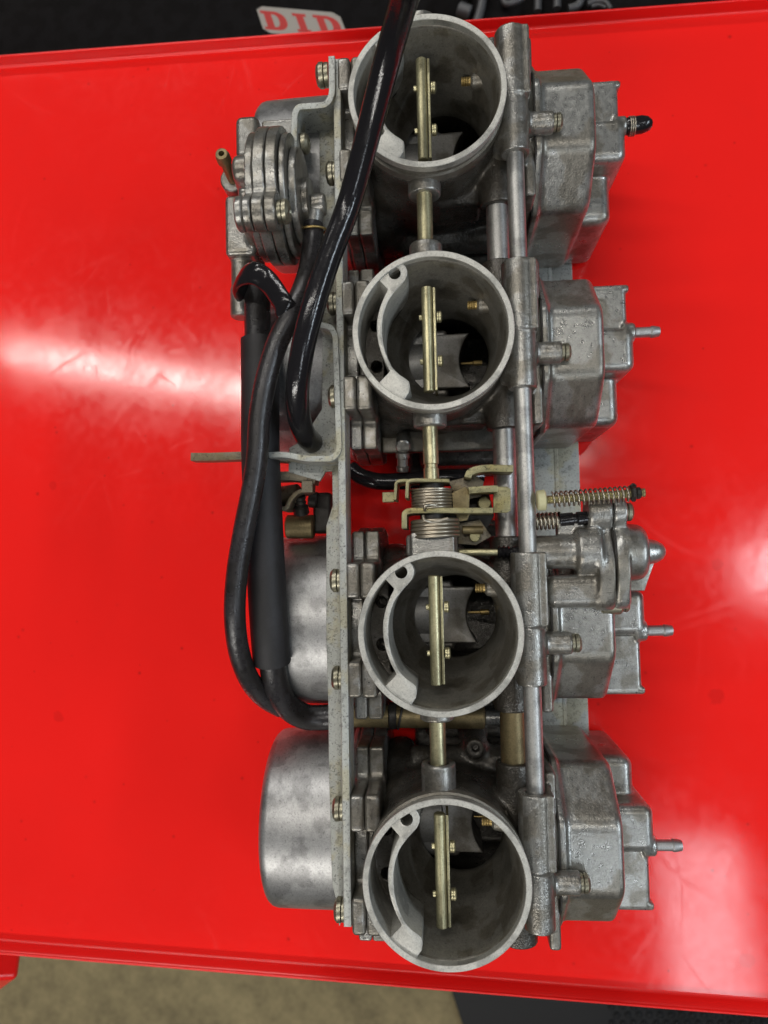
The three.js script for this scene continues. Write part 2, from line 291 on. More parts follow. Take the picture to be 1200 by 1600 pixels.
// black case with the chain maker's label, standing lower than the bench behind its far edge
function flatOn(pts, y) { return pts.map(([px, py]) => { const p = W(px, py, y); return [p[0], p[2]]; }); }
{
  const y = -150, box = flatOn([[-60, -160], [738, -160], [728, 130], [-60, 180]], y);
  const c = tag(obj('chain_box', [plate(box, y, 170, 3)], M.blackCase), 'black box with white and red lettered label behind the far bench edge', 'box');
  const size = 256, cv = document.createElement('canvas'); cv.width = size * 2; cv.height = size; const x = cv.getContext('2d');
  x.fillStyle = '#9a948a'; x.fillRect(0, 0, 512, 256); x.fillStyle = '#b3160c'; x.font = 'bold 232px serif'; x.textAlign = 'center'; x.textBaseline = 'middle';
  x.save(); x.scale(0.86, 1); for (const [ch, cx] of [['D', 110], ['I', 298], ['D', 486]]) { x.fillText(ch, cx, 134); x.lineWidth = 16; x.strokeStyle = '#b3160c'; x.strokeText(ch, cx, 134); } x.restore();
  const mt = std([1, 1, 1], 0, 0.6, { map: (() => { const q = new THREE.CanvasTexture(cv); q.colorSpace = THREE.SRGBColorSpace; return q; })() });
  const [A, B, C, D] = [[399, 9], [529, 20], [546, 62], [413, 51]].map(([px, py]) => W(px, py, y + 0.5)), P = [];
  const n = 8, L = (s, t) => [0, 1, 2].map((k) => (A[k] * (1 - s) + B[k] * s) * (1 - t) + (D[k] * (1 - s) + C[k] * s) * t);
  const pos = [], uv = [], rnd = (s, t) => { const r = 0.12, dx = Math.max(r - s, s - 1 + r, 0), dy = Math.max(r * 2 - t, t - 1 + r * 2, 0) / 2; return Math.hypot(dx, dy) <= r * 1.001; };
  const N = 40; for (let i = 0; i < N; i++) for (let j = 0; j < N; j++) { if (!rnd((i + 0.5) / N, (j + 0.5) / N)) continue; for (const [a, b] of [[0, 0], [0, 1], [1, 1], [0, 0], [1, 1], [1, 0]]) { const s = (i + a) / N, t = (j + b) / N; pos.push(...L(s, t).map((v) => v / 1000)); uv.push(s, 1 - t); } }
  const g = new THREE.BufferGeometry(); g.setAttribute('position', new THREE.Float32BufferAttribute(pos, 3)); g.setAttribute('uv', new THREE.Float32BufferAttribute(uv, 2)); g.computeVertexNormals();
  const lb = obj('label', g, mt, c); lb.userData.label = 'white label lettered D I D in red';
}
{
  const y = -120, tr = flatOn([[735, -150], [1290, -150], [1260, 40], [740, 60]], y);
  tag(obj('tool_tray', [plate(tr, y, 60, 3)], M.blackCase), 'black tray of grey tools behind the far bench edge, right of the label', 'tray');
  const P = (px, py, h = 6) => { const p = W(px, py, y + h); return p; };
  const tools = [
    ['steel_hook', [hose([P(744, 38), P(752, 10), P(757, -30)], 3.2, 20)], 'slanting steel bar nearest the carburetors in the black tray'],
    ['steel_hook', [hose([P(784, -20), P(786, 0), P(790, 6), P(806, 3), P(818, -4)], 2.2, 30)], 'bent grey steel hook beside the slanting bar in the black tray'],
    ['steel_hook', [hose([P(841, -30), P(840, 18)], 2.6, 12)], 'straight grey steel bar in the middle of the black tray'],
    ['steel_hook', [hose([P(871, -25), P(870, 14)], 2.8, 12), hose([P(888, 14), P(903, 8), P(909, -6), P(905, -25)], 2.6, 30)], 'u shaped steel tool in the black tray, right of the straight bar'],
    ['steel_hook', [hose([P(918, 6), P(932, 2), P(946, 4), P(954, 14)], 1.8, 24), hose([P(924, 10), P(936, 8), P(946, 12)], 1.2, 20)], 'curled thin steel wire at the right of the black tray'],
  ];
  for (const [n, parts, label] of tools) tag(obj(n, parts.flat(), M.chrome), label, 'tool', 'tools in the black tray');
  tag(obj('steel_socket', [rod(P(716, 14, 2), P(737, 22, 2), [[0, 0], [0, 4], [1, 5], [9, 5], [10, 4], [10, 0]])], M.chrome), 'small bright steel socket behind the topmost carburetor', 'socket');
}
{
  const y = FLOOR * 1000 + 14, m = flatOn([[700, 1535], [1330, 1500], [1330, 1760], [775, 1760]], y);  // runs on past the studs, black in place of a floor shadow
  const t = tag(obj('rubber_mat_with_shade', [plate(m, y, 14, 3)], M.mat), 'black studded rubber mat on the floor beyond the near bench edge, its plain left end painting a shadow', 'mat');
  const studs = [], r = rng(8);
  for (let i = 0; i < 17; i++) for (let j = 0; j < 9; j++) { const p = W(955 + i * 17 + (j % 2) * 8, 1572 + j * 13, y); studs.push(new THREE.SphereGeometry(5.5, 10, 6, 0, 6.3, 0, 1.57).scale(1, 0.7, 1.1).translate(p[0] + r() * 2, y - 0.2, p[2] + r() * 2)); }
  obj('stud', studs, M.mat, t).userData.kind = 'stuff';
}
for (const L of LAMPS) {
  const g = new THREE.Group(); g.name = numbered(L.name); g.position.set(...L.at); g.rotation.y = L.turn; scene.add(g); tag(g, L.label, 'lamp');
  const b = obj('housing', new RoundedBoxGeometry(L.w + 0.04, 0.06, L.d + 0.04, 2, 0.01).translate(0, 0.035, 0), M.lampBody, g);
  const d = new THREE.Mesh(new THREE.BoxGeometry(L.w, 0.006, L.d).translate(0, 0.001, 0), new THREE.MeshStandardMaterial({ color: 0x888888, emissive: col(...L.color), emissiveIntensity: L.glow })); d.name = 'lamp_diffuser'; g.add(d);
  const l = new THREE.RectAreaLight(col(...L.color), L.power, L.w, L.d); l.position.y = -0.008; l.rotation.x = -Math.PI / 2; g.add(l);
}

// ---------- the carburetor bank ----------
const bank = new THREE.Group(); bank.name = numbered('carburetor_bank'); scene.add(bank);
bank.position.copy(bankPlace); bank.quaternion.copy(bankTurn);
tag(bank, 'row of four grey cast carburetors bolted together with rails, standing on a red bench', 'carburetors');
const part = (name, list, m, parent = bank) => obj(name, list.isBufferGeometry ? [list] : list, m, parent);

const rimPx = [[667, 140], [677, 515], [688, 990], [697, 1383]], C = rimPx.map(([x, y]) => at(x, y, 108)).map(([x, , z]) => [x, z]);
const XC = C.reduce((s, c) => s + c[0], 0) / 4;
for (const c of C) c[0] = XC;

// castings in a carburetor's own axes: bore centre at x = z = 0, diaphragm to -x, float bowl to +x
function hollowed(x, y, z, d) {
  const hollow = Math.min(dCyl(y, x, z, 27.7, 85, 130, 0.8), smax(dCyl(y, x, z, 25.5, 59, 88, 0.8), -19.5 - x, 0.6), dBox(x, y, z, 5, 44, -1.5, 23, 18, 19, 2), dCyl(y, x + 22.8, z + 9.8, 2.1, 74, 90, 0.1), dCyl(y, x + 22.8, z - 6.6, 2.1, 74, 90, 0.1));
  return smax(d, -hollow, 0.5);
}
function bodyField(x, y, z) {                    // core of the casting, coloured darker for the shade in the gaps
  let d = dCyl(y, x, z, 29.2, 50, 96, 1);
  d = smin(d, dBox(x, y, z, 5, 46, 0, 31, 32, 24, 8), 7);
  d = smin(d, dCyl(x, y - 42, z, 33, -26, -13, 5), 4);
  d = smin(d, dCyl(y, x, z, 22, 2, 24, 1.5), 4);
  d = smin(d, dCyl(x, y - 56, z + 28, 6, -14, 37, 2), 3);
  d = smin(d, dCyl(x, y - 40, z - 27, 7, -14, 37, 2), 4);
  d = smin(d, dBox(x, y, z, 12, 70, 26, 9, 9, 4, 2), 3);
  d = smin(d, dCyl(z, x - 27, y - 80, 7, -34.5, 33, 0.8), 3);
  d = smin(d, dCyl(y, x - 13, z + 35, 4 + Math.max(0, 62 - y) * 0.12, 40, 65, 1.2), 4);
  d = smax(d, -dCyl(y, x - 13, z + 35, 1.4, 62, 70, 0.2), 0.4);
  return hollowed(x, y, z, d);
}
function lugField(x, y, z) {                     // flanges, ears, clamps and bosses, kept lighter than the core with its painted shade
  let d = Math.min(dCyl(x, y - 42, z, 40.5, -30, -24, 0.9), dBox(x, y, z, -27, 48, 0, 3, 26, 38, 0.9));
  for (const s of [-1, 1]) d = smin(d, dBox(x, y, z, -27, 80, 18.7 * s, 3, 14, 7, 1.6), 3);
  d = smin(d, dBox(x, y, z, 39.6, 49, 0, 2.2, 39, 32.5, 1.3), 2);
  let sl = smax(dCyl(z, x - 33, y - 96, 5.4, -29, 20.5, 0.8), -(z + 1), 0.6);
  sl = smin(sl, dBox(x, y, z, 29, 89, 8, 4, 7, 9, 3), 4);
  d = smin(d, sl, 2);
  let cl = smax(Math.min(dCyl(z, x - 32.6, y - 96, 6.2, -28.2, -1, 0.6), dBox(x, y, z, 36.6, 93.5, -14.6, 2.6, 7.4, 13.6, 0.6)), z + 1, 0.5);
  cl = smax(cl, -dCyl(z, x - 33, y - 96, 3.5, -40, -25, 0.1), 0.3);
  d = smin(d, Math.min(cl, dBox(x, y, z, 36.2, 90, 9.7, 1.8, 8, 10.4, 0.7)), 1.2);
  let bo = dCyl(z, x + 2, y - 93.5, 6.4, -38, 33.5, 0.9);
  bo = smax(bo, -dCyl(z, x + 2, y - 94, 3.9, -44, -34, 0.3), 0.4);
  d = Math.min(d, bo);
  d = smin(d, dCyl(x, y - 91.5, z - 5.9, 4.3, 38, 48.4, 0.5), 1.8);
  return hollowed(x, y, z, d);
}
function bowlField(m) {
  return (x, y, z0) => {
    const z = z0 * m, a = Math.abs(z - 0.8);
    const oct = (o, k) => smax(smax(smax(y - 88 - o, 9 - o - y, k), Math.abs(z) - 31.4 - o, k), (a + y - 101 - o * 1.4) * 0.7071, k);
    let d = smax(smax(oct(0, 2.4), x - 66, 3.2), 40 - x, 0.3);
    d = smin(d, smax(smax(oct(1.9, 2), x - 44.4, 0.6), 41.9 - x, 0.6), 2.6);
    const s = m > 0 ? -11 : -6;                  // where the step of the drain box runs
    d = smin(d, dBox(x, y, z, 70, 36, (s - 30) / 2, 12.4, 23, (30 + s) / 2 + 1, 2.2), 1.2);
    d = smin(d, dBox(x, y, z, 71, 35, -30, 12.8, 23.6, 1.6, 1.2), 0.8);
    d = smin(d, dBox(x, y, z, 71, 38, s + 8.5, 12.9, 25.5, 9.5, 4), 1);
    d = smin(d, dBox(x, y, z, 68, 27, 14, 11.6, 24, 14, 4.6), 1.6);
    d = smin(d, dCyl(x, y - 58, z - s - 0.5, 4.2, 80, 85, 1), 1.5);
    return d;
  };
}
const G = {};
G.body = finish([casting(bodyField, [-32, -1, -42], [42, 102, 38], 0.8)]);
G.lugs = finish([casting(lugField, [-32, 0, -43], [51, 106, 43], 0.75)]);
for (const m of [1, -1]) G['bowl' + m] = finish([casting(bowlField(m), [38, 5, -35], [88, 92, 35], 0.7)]);
// machined intake ring with two grooves outside
G.rim = finish([toCreasedNormals(new THREE.LatheGeometry([[27.3, 84.5], [27.3, 107.8], [27.5, 108], [29.3, 108], [29.5, 107.8], [29.3, 104.2], [28.9, 103.8], [28.2, 103.6]].map(([r, y]) => new THREE.Vector2(r, y)), 120), 0.4)]);
G.collar = finish([toCreasedNormals(new THREE.LatheGeometry([[28.2, 103.7], [28.3, 100.6], [29.2, 100.3], [29.3, 99.8], [29.3, 96.6], [28.8, 96], [27.8, 95.6]].map(([r, y]) => new THREE.Vector2(r, y)), 120), 0.4)]);
// gallery wall: the crescent web with its two lobes, outline read off the second carburetor
{
  const L = ([X, Y]) => { const p = at(540 + X / 4.286, 370 + Y / 4.286, 108), o = at(677, 515, 108); return [p[0] - o[0], p[2] - o[2]]; };
  const upper = [[225, 285], [282, 343], [281, 356], [262, 392], [238, 450], [222, 505], [212, 560], [210, 610], [213, 660], [222, 712], [237, 762], [262, 826], [298, 892], [288, 908], [236, 962]].map(L);
  const back = [[402, 1080], [428, 1040], [434, 1000], [428, 966], [405, 945], [368, 922], [335, 893], [312, 866], [288, 815], [268, 765], [254, 705], [247, 640], [247, 580], [254, 525], [266, 480], [284, 432], [303, 400], [340, 352], [372, 318], [400, 285], [415, 250], [417, 220], [405, 192], [385, 170], [362, 160]].map(L);
  const ang = ([x, z]) => Math.atan2(z, x), arc = (a, b) => Array.from({ length: 9 }, (_, k) => { const t = a + (b - a) * (k + 0.0) / 8; return [27.9 * Math.cos(t), 27.9 * Math.sin(t)]; });
  const a0 = ang(upper[upper.length - 1]), a1 = ang(back[0]), b0 = ang(back[back.length - 1]), b1 = ang(upper[0]);
  G.wall = finish([plate([...upper, ...arc(a0, a1), ...back, ...arc(b0, b1)], 107.2, 24, 0.35, [[...L([331, 239]), 2.6]])]);
}
// bore: funnel from the ring down to the narrow throat
{
  const prof = [[105, 27.4, 0, 0], [104.4, 26.7, 0.1, 0], [101.6, 25.9, 0.4, 0], [98, 25, 0.9, 0], [93, 23.7, 1.5, 0], [88, 22.7, 1.9, 0], [83, 21.7, 2.3, 0], [77, 20.2, 3.2, -0.6], [70, 18.5, 4.8, -1.5], [64, 17.2, 6, -2], [61, 17, 6.2, -2], [60, 17.6, 6.2, -2], [60, 25.3, 3, 0]];
  const mk = (rows, a0, a1, n) => { const g = new THREE.PlaneGeometry(1, 1, n, rows.length - 1), p = g.attributes.position; let q = 0; for (const [y, r, cx, cz] of rows) for (let i = 0; i <= n; i++, q++) { const t = a0 + (a1 - a0) * i / n; p.setXYZ(q, cx + r * Math.cos(t), y, cz + r * Math.sin(t)); } g.computeVertexNormals(); return g; };
  G.bore = finish([mk(prof.slice(0, 7), -2.32, 2.3, 90), mk(prof.slice(6), -Math.PI, Math.PI, 110)]);
}
G.slide = (() => {                               // throttle slide below the throat, its end scooped out for the needle
  const o = [[-24, -14], [15.5, -14]]; for (let k = 1; k < 10; k++) { const t = -14 + k / 10 * 24; o.push([15.5 - 4.6 * (1 - ((t + 2) / 12) ** 2), t]); } o.push([15.5, 10], [-24, 10]);
  return finish([plate(o, 57, 26, 0.9), rod([-24, 44, -2], [-1, 44, -2], 15.2, 60), rbox([-6, 48, -2], [12, 6, 15], 2)]);
})();
G.plate = finish([rbox([0.75, 92.2, 0], [0.5, 5, 19.9], 0.25)]);
G.shaft = finish([rod([-2, 96, -20.3], [-2, 96, 20.3], 2.1, 30)]);
G.pscrew = finish([screwHead([1.6, 96.2, -8.5], [1, 0, 0], 2.2, 2), rod([-5.2, 96.2, -8.5], [-4, 96.2, -8.5], 1.1, 12)]);
G.pscrew2 = G.pscrew.clone().translate(0, 0, 0.017);
G.needle = finish([rod([12, 50, -2.4], [21, 50, -2.4], [[0, 0], [0, 0.4], [5, 0.75], [5.4, 1.2], [9, 1.2], [9, 0]], 12)]);
G.jet = finish([rod([13.6, 89, -14.9], [18.6, 89, -14.9], [[0, 0], [0, 1.5], [0.5, 1.75], [0.9, 1.5], [1.4, 1.75], [1.8, 1.5], [2.3, 1.75], [2.8, 1.5], [3.4, 1.75], [5, 1.7], [5, 0]], 14)]);
G.jetBoss = finish([rod([17.2, 89, -14.9], [23, 89, -14.9], [[0, 0], [0, 2], [0.8, 3], [5.8, 4], [5.8, 0]], 18)]);
G.cover = finish([rod([-35.6, 42, 0], [-75.6, 42, 0], [[0, 38.4], [1.2, 38.6], [2.4, 38.1], [3.2, 37.5], [10, 37.4], [25, 37.2], [35.6, 36.9], [37.4, 36.4], [38.8, 35.2], [39.6, 33.4], [40, 31], [40.1, 0]], 96)]);
G.coverFlange = finish([casting((x, y, z) => { let f = Math.min(dCyl(x, y - 42, z, 40.5, -35.6, -30.1, 0.8), dBox(x, y, z, -32.8, 48, 0, 2.7, 26, 38, 0.8)); for (const s of [-1, 1]) f = smin(f, dBox(x, y, z, -32.8, 80, 18.7 * s, 2.7, 14, 6.8, 1.4), 3); return f; }, [-38, -1, -42], [-28, 98, 42], 0.8)]);
G.bowlScrew = finish([screwHead([48.3, 91.5, 5.9], [1, 0, 0], 3.5, 3.8)]);
G.gasket = finish([plate([[-7, -33.7], [-71.6, -33.7], [-90.4, -14.9], [-90.4, 16.4], [-72.8, 33.7], [-7, 33.7]], 42.1, 0.6, 0).clone()].map((g) => g.translate(0, -42.1, 0).rotateZ(-Math.PI / 2).translate(42.1, 0, 0)));
G.gapBlock = finish([rbox([13, 10, 0], [27, 3, 44], 2.5), rbox([14, 22, 36], [22, 12, 5], 3), rbox([14, 22, -36], [22, 12, 5], 3)]);  // broad low plate added to keep the gaps between carburetors dark
const nipple = (m) => [rod([84.2, 58, (m > 0 ? -10.5 : -5.5) * m], [95.6, 58, (m > 0 ? -10.5 : -5.5) * m], [[0, 0], [0, 2.9], [0.8, 2.9], [1.2, 2.2], [7.4, 2.2], [7.9, 2.55], [9, 2.5], [11.2, 2.05], [11.4, 1.6], [11.4, 1.1], [9, 1.1], [9, 0]], 24)];
G['nipple1'] = finish(nipple(1)); G['nipple-1'] = finish(nipple(-1));
for (let i = 0; i < 4; i++) {
  const m = i < 2 ? 1 : -1, c = obj('carburetor', G.body, M.castShade, bank, [C[i][0], 0, C[i][1]]);
  const sub = (n, g, mat) => obj(n, g, mat, c);
  sub('flange', G.lugs, M.cast); sub('gasket', G.gasket, M.darkMetal); sub('gap_block_flange', G.gapBlock, M.castShade); sub('intake_ring', G.rim, M.face); sub('collar', G.collar, M.castDark); sub('gallery_wall', G.wall, M.face); sub('bore', G.bore, M.castDark); sub('throttle_slide', G.slide, M.slide);
  sub('throttle_shaft', G.shaft, M.yellow); sub('butterfly_plate', G.plate, M.yellow); sub('screw', G.pscrew, M.yellow); sub('screw', G.pscrew2, M.yellow);
  sub('jet_needle', G.needle, M.brass); sub('pilot_jet', G.jet, M.brass); sub('jet_boss', G.jetBoss, M.castDark);
  sub('diaphragm_cover', G.cover, M.cover); sub('cover_flange', G.coverFlange, M.cast);
  sub('float_bowl', G['bowl' + m], M.castBowl); sub('drain_nipple', G['nipple' + m], M.cover); sub('screw', G.bowlScrew, M.screw);
  if (i === 0) {
    sub('drain_cap', finish([rod([85.2, 58, -10.5], [96.4, 58.5, -11], [[0, 0], [0, 3.3], [0.6, 3.6], [6.5, 3.7], [9, 3.1], [10.8, 1.6], [11.3, 0]], 24)]), M.glossRubber).userData.label = 'black rubber cap wired onto the topmost drain nipple';
    sub('wire_clip', finish([spring([86.4, 58, -10.5], [89, 58, -10.5], 3.8, 0.32, 3)]), M.wire);
  }
}

// rods, tubes and shafts between the carburetors
for (let i = 0; i < 3; i++) {
  part('connecting_rod', [rod([XC + 33, 96, C[i][1] + 19], [XC + 33, 96, C[i + 1][1] - 26], 3.3)], M.tube);
  if (i < 2) part('fuel_tube', [rod([XC + 27, 80, C[i][1] + 31], [XC + 27, 80, C[i + 1][1] - 32], 4.5)], M.tube);
}
part('shaft_link', [rod([XC - 2, 95, C[0][1] + 32], [XC - 2, 95, C[1][1] - 33], 3)], M.yellow);
part('shaft_link', [rod([XC - 2, 95, C[2][1] + 32], [XC - 2, 95, C[3][1] - 34], 3)], M.yellow);
{ const z0 = C[1][1] + 32, z1 = at(676, 762, 95)[2], zg = at(676, 729, 95)[2] - z0; part('shaft_link', [rod([XC - 2, 95, z0], [XC - 2, 95, z1], [[0, 0], [0, 2.9], [zg - 1, 2.9], [zg - 0.8, 2.5], [zg + 0.6, 2.5], [zg + 0.8, 2.9], [z1 - z0, 2.9], [z1 - z0, 0]])], M.yellow); }
// brass fuel pipe across and its brass sleeve
{
  const a = at(520, 1118, 58), b = at(757, 1121, 58), e = at(778, 1121, 58);
  part('brass_pipe', [rod(a, b, 4.7)], M.dullBrass); part('pipe_end', [rod(b, [e[0] + 6, e[1], e[2]], 3.1)], M.cast);
  part('brass_sleeve', [rod([XC + 27, 80, C[2][1] + 31], [XC + 27, 80, C[3][1] - 31], 4.9)], M.dullBrass);
  const k = at(615, 1118, 58); part('hose_clip', [new THREE.TorusGeometry(5.6, 0.5, 8, 30).rotateY(1.35).translate(k[0] + 3, k[1], k[2]), rod([k[0] - 2, k[1], k[2]], [k[0] + 1.4, k[1], k[2]], 5.6)], M.darkMetal);
}

// long plated mounting rail over the diaphragm covers: upright leg and flat flange
{
  const e = (px, py) => { const p = at(px, py, 80); return [p[0], p[2]]; }, xl = XC - 37.3;
  const zt = at(530, 95, 92)[2], zb = at(548, 1446, 92)[2];
  const out = [e(499, 178), e(500, 330), e(505, 420), e(504, 560), e(503, 640), e(490, 660), e(470, 690), e(452, 700), e(451, 738), e(500, 752), e(506, 742), e(508, 737), e(519, 736), e(520, 790), e(510, 822), e(510, 1000), e(513, 1100), e(514, 1200), e(519, 1380), e(527, 1412), e(530, 1447)];
  const r = part('mounting_rail', [plate([...out, [xl - 1, zb - 1], [xl - 1, out[0][1] - 4], [xl - 8, out[0][1] - 4]], 80.5, 2.2, 0.3), plate([[xl + 0.3, zt], [xl + 3.3, zt], [xl + 1.7, zb], [xl - 1.3, zb]], 93.5, 15, 0.5)], M.plated);
  r.userData.label = 'long pitted plated rail along the left of the carburetors';
  for (let i = 0; i < 4; i++) for (const s of [-1, 1]) { if (i === 0 && s < 0) continue; part('rail_screw', [screwHead([xl - 0.9 + (3 - i) * 0.5, 88, C[i][1] + 18.7 * s], [-1, 0, 0], 4.6, 4.6)], M.screw); }
  const zs = at(505, 118, 88)[2];
  part('rail_screw', [screwHead([xl - 2.2, 88, zs], [-1, 0, 0], 4.8, 5.2)], M.screw);
  const b = (px, py) => { const p = at(px, py, 95); return [p[0], p[2]]; };
  part('pump_bracket', [strip([b(518.5, 90), b(519.5, 150), b(511, 166), b(466, 169), b(461, 180), b(459, 242)], 2.5, 80, 96, 4)], M.plated);
  { const p = at(463, 221, 92); part('bracket_screw', [screwHead([p[0], 90, p[2]], [1, 0, 0], 4.1, 5)], M.screw); }
  part('hose_bracket', [strip([b(500, 508), b(517, 511), b(524, 524), b(530, 704), b(520, 717), b(478, 717), b(446, 710), b(420, 711)], 2.2, 82, 95.5, 3)], M.plated);
  const q = (px, py, h) => { const p = at(px, py, h); return [p[0], p[2]]; };
  part('bracket_arm', [strip([q(299, 714, 84), q(330, 714, 84), q(386, 712, 84), q(452, 716, 84)], 3.2, 78, 85, 1)], M.oldPlated);
  part('lever_plate', [strip([q(421, 745, 78), q(458, 744, 78), q(480, 747, 78), q(494, 750, 78)], 3.6, 70, 80, 1)], M.oldPlated);
  part('cable_clamp', [strip([q(416, 786, 74), q(428, 786, 74), q(440, 796, 74), q(450, 795, 74), q(455, 782, 74), q(466, 770, 74), q(480, 766, 74)], 1.7, 62, 77, 1.5), rbox(at(482, 761, 78), [2.4, 3.2, 2.5], 0.5), rod(at(434, 777, 66), at(468, 772, 68), 4.4), rod(at(438, 779, 66), at(440, 790, 66), 4)], M.oldPlated);
  { const a = at(468, 775, 70), c = at(471, 802, 66); part('clamp_screw', [rod(a, c, [[0, 0], [0, 2.4], [1.2, 2.6], [2, 2.1], [3, 2.6], [4, 2.1], [5, 3.2], [8, 3.4], [8, 0]], 18)], M.darkMetal); }
  part('cable_post', [rod(at(448, 823, 57), at(491, 823, 57), 5.2)], M.dullBrass);
  part('cable_post', [rod(at(483, 780, 56), at(497, 782, 56), 3.6), rbox(at(505, 802, 52), [4, 4, 9], 1.5)], M.darkMetal);
}
// low plated rail on the far side, under the float bowls
{
  const z0 = C[0][1] + 4, z1 = C[3][1] - 6;
  const pts = (x) => [[x[0], z0], [x[1], z0], [x[1], z1], [x[0], z1]];
  part('mounting_rail', [plate(pts([56.5, 69.2]), 5.4, 2, 0.4), plate(pts([44, 57]), 11, 2, 0.4), rbox([57, 8.2, (z0 + z1) / 2], [1, 3, (z1 - z0) / 2], 0.4)], M.plated).userData.label = 'long plated rail low on the right, partly hidden under the float bowls';
}

// throttle linkage between the second and third carburetor
{
  const h = 100, q = (px, py) => { const p = at(px, py, h); return [p[0], p[2]]; }, V = (px, py, y = h) => at(px, py, y);
  const link = new THREE.Mesh(finish([strip([q(632, 826), q(632, 801), q(642, 798), q(770, 798)], 2.0, 84, 102, 2.5)]), M.olive); link.name = 'throttle_linkage'; bank.add(link);
  const s = (n, l, m) => obj(n, l, m, link);
  s('stop_bracket', [strip([q(636, 779), q(637, 753), q(646, 751), q(702, 752)], 1.2, 88, 103, 1.5)], M.olive);
  s('stop_bracket', [strip([q(617, 781), q(619, 753), q(628, 751), q(638, 751)], 1.1, 86, 101, 1.5), rbox(V(607, 777, 84), [2.4, 1.2, 2], 0.4)], M.olive);
  s('return_spring', [spring([XC - 2, 95, V(669, 766)[2]], [XC - 2, 95, V(669, 796)[2]], 7.3, 0.62, 6), bent([V(664, 797, 103), V(664, 791, 105), V(672, 789, 104), V(682, 789, 103)], 0.6)], M.wire);
  s('return_spring', [spring([XC - 1, 95, V(669, 812)[2]], [XC - 1, 95, V(669, 839)[2]], 8.6, 0.72, 4.5), bent([V(661, 806, 104), V(663, 812, 105), V(675, 816, 104), V(700, 810, 103)], 0.6)], M.wire);
  s('spring_core', [rod([XC - 2, 95, V(669, 752)[2]], [XC - 2, 95, V(669, 860)[2]], 4.6)], M.darkMetal);
  s('washer', [rod([XC - 2, 95, V(669, 763)[2]], [XC - 2, 95, V(669, 766)[2]], 8.2), rod([XC - 2, 95, V(669, 750)[2]], [XC - 2, 95, V(669, 752.5)[2]], 6.2)], M.wire);
  const dark = (list, y, t) => plate(list.map(([px, py]) => { const p = at(px, py, y); return [p[0], p[2]]; }), y, t, 0.3);
  s('added_backing', [dark([[694, 764], [735, 756], [764, 770], [772, 806], [756, 836], [724, 846], [694, 842]], 84, 2)], M.darkMetal);  // dark plate added to blacken the gap beneath the linkage
  s('added_backing', [dark([[700, 752], [742, 742], [756, 752], [752, 776], [716, 784]], 89, 2), dark([[715, 818], [750, 812], [768, 838], [744, 852], [716, 850]], 88, 1.6)], M.oldPlated);
  s('cam_pin', [rod(at(757, 786, 84), at(757, 786, 91), 2.6), rod(at(742, 838, 84), at(742, 838, 92), 2.2)], M.olive);
  const P = (list, y, t) => plate(list.map(([px, py]) => { const p = at(px, py, y); return [p[0], p[2]]; }), y, t, 0.3);
  s('lever_plate', [P([[706, 770], [728, 760], [734, 770], [733, 795], [720, 800], [708, 795]], 97, 1.6), P([[712, 803], [734, 803], [730, 813], [716, 815]], 94, 1.6)], M.dullBrass);
  s('fork', [strip([q(732, 767), q(748, 765), q(777, 764)], 2.4, 90, 102, 2), P([[776, 760], [792, 760], [798, 764], [798, 798], [792, 801], [771, 801], [771, 772]], 96, 1.8)], M.olive);
  s('fork', [strip([q(731, 746), q(733, 738), q(745, 733), q(762, 731), q(802, 732)], 2.6, 88, 100, 3)], M.olive);
  s('spring_arm', [rod(V(722, 828, 92), V(755, 828, 92), 1.6)], M.dullBrass);
  part('spring_seat', [casting((x, y, z) => smin(dBox(x, y, z, XC - 2, 92, V(680, 852, 95)[2], 8.2, 8.5, 5, 1), dBox(x, y, z, XC - 2.4, 90, V(680, 852, 95)[2], 9.6, 7, 4, 1), 1), [XC - 14, 80, V(680, 852, 95)[2] - 8], [XC + 10, 104, V(680, 852, 95)[2] + 8], 0.6)], M.cast);
  part('idle_cable', [rod(V(716, 863, 92), V(779, 863, 92), 1.3)], M.yellow);
  part('cable_boot', [rod(V(777, 863, 92), V(812, 863, 92), [[0, 0], [0, 1.6], [0.8, 2.6], [1.6, 1.8], [2.4, 2.9], [3.2, 1.9], [4, 2.7], [4.8, 1.8], [5.6, 2.4], [8, 2.2], [8, 0]], 20)], M.glossRubber);
  const lo = V(630, 700, 60); part('drain_stub', [rod([lo[0], 52, lo[2] - 8], [lo[0], 62, lo[2]], 3.2), rod(V(629, 708, 60), V(629, 735, 58), [[0, 0], [0, 3], [2, 3], [2.3, 2.4], [5.5, 2.4], [6, 2.9], [8, 2.6], [8, 0]])], M.cast);
  const z = C[1][1] + 37; part('casting_ledge', [rbox([XC + 6, 52, z - 6], [30, 2.4, 6], 1.2), rbox([XC + 4, 40, z - 8], [26, 12, 5], 2)], M.castDark);
}

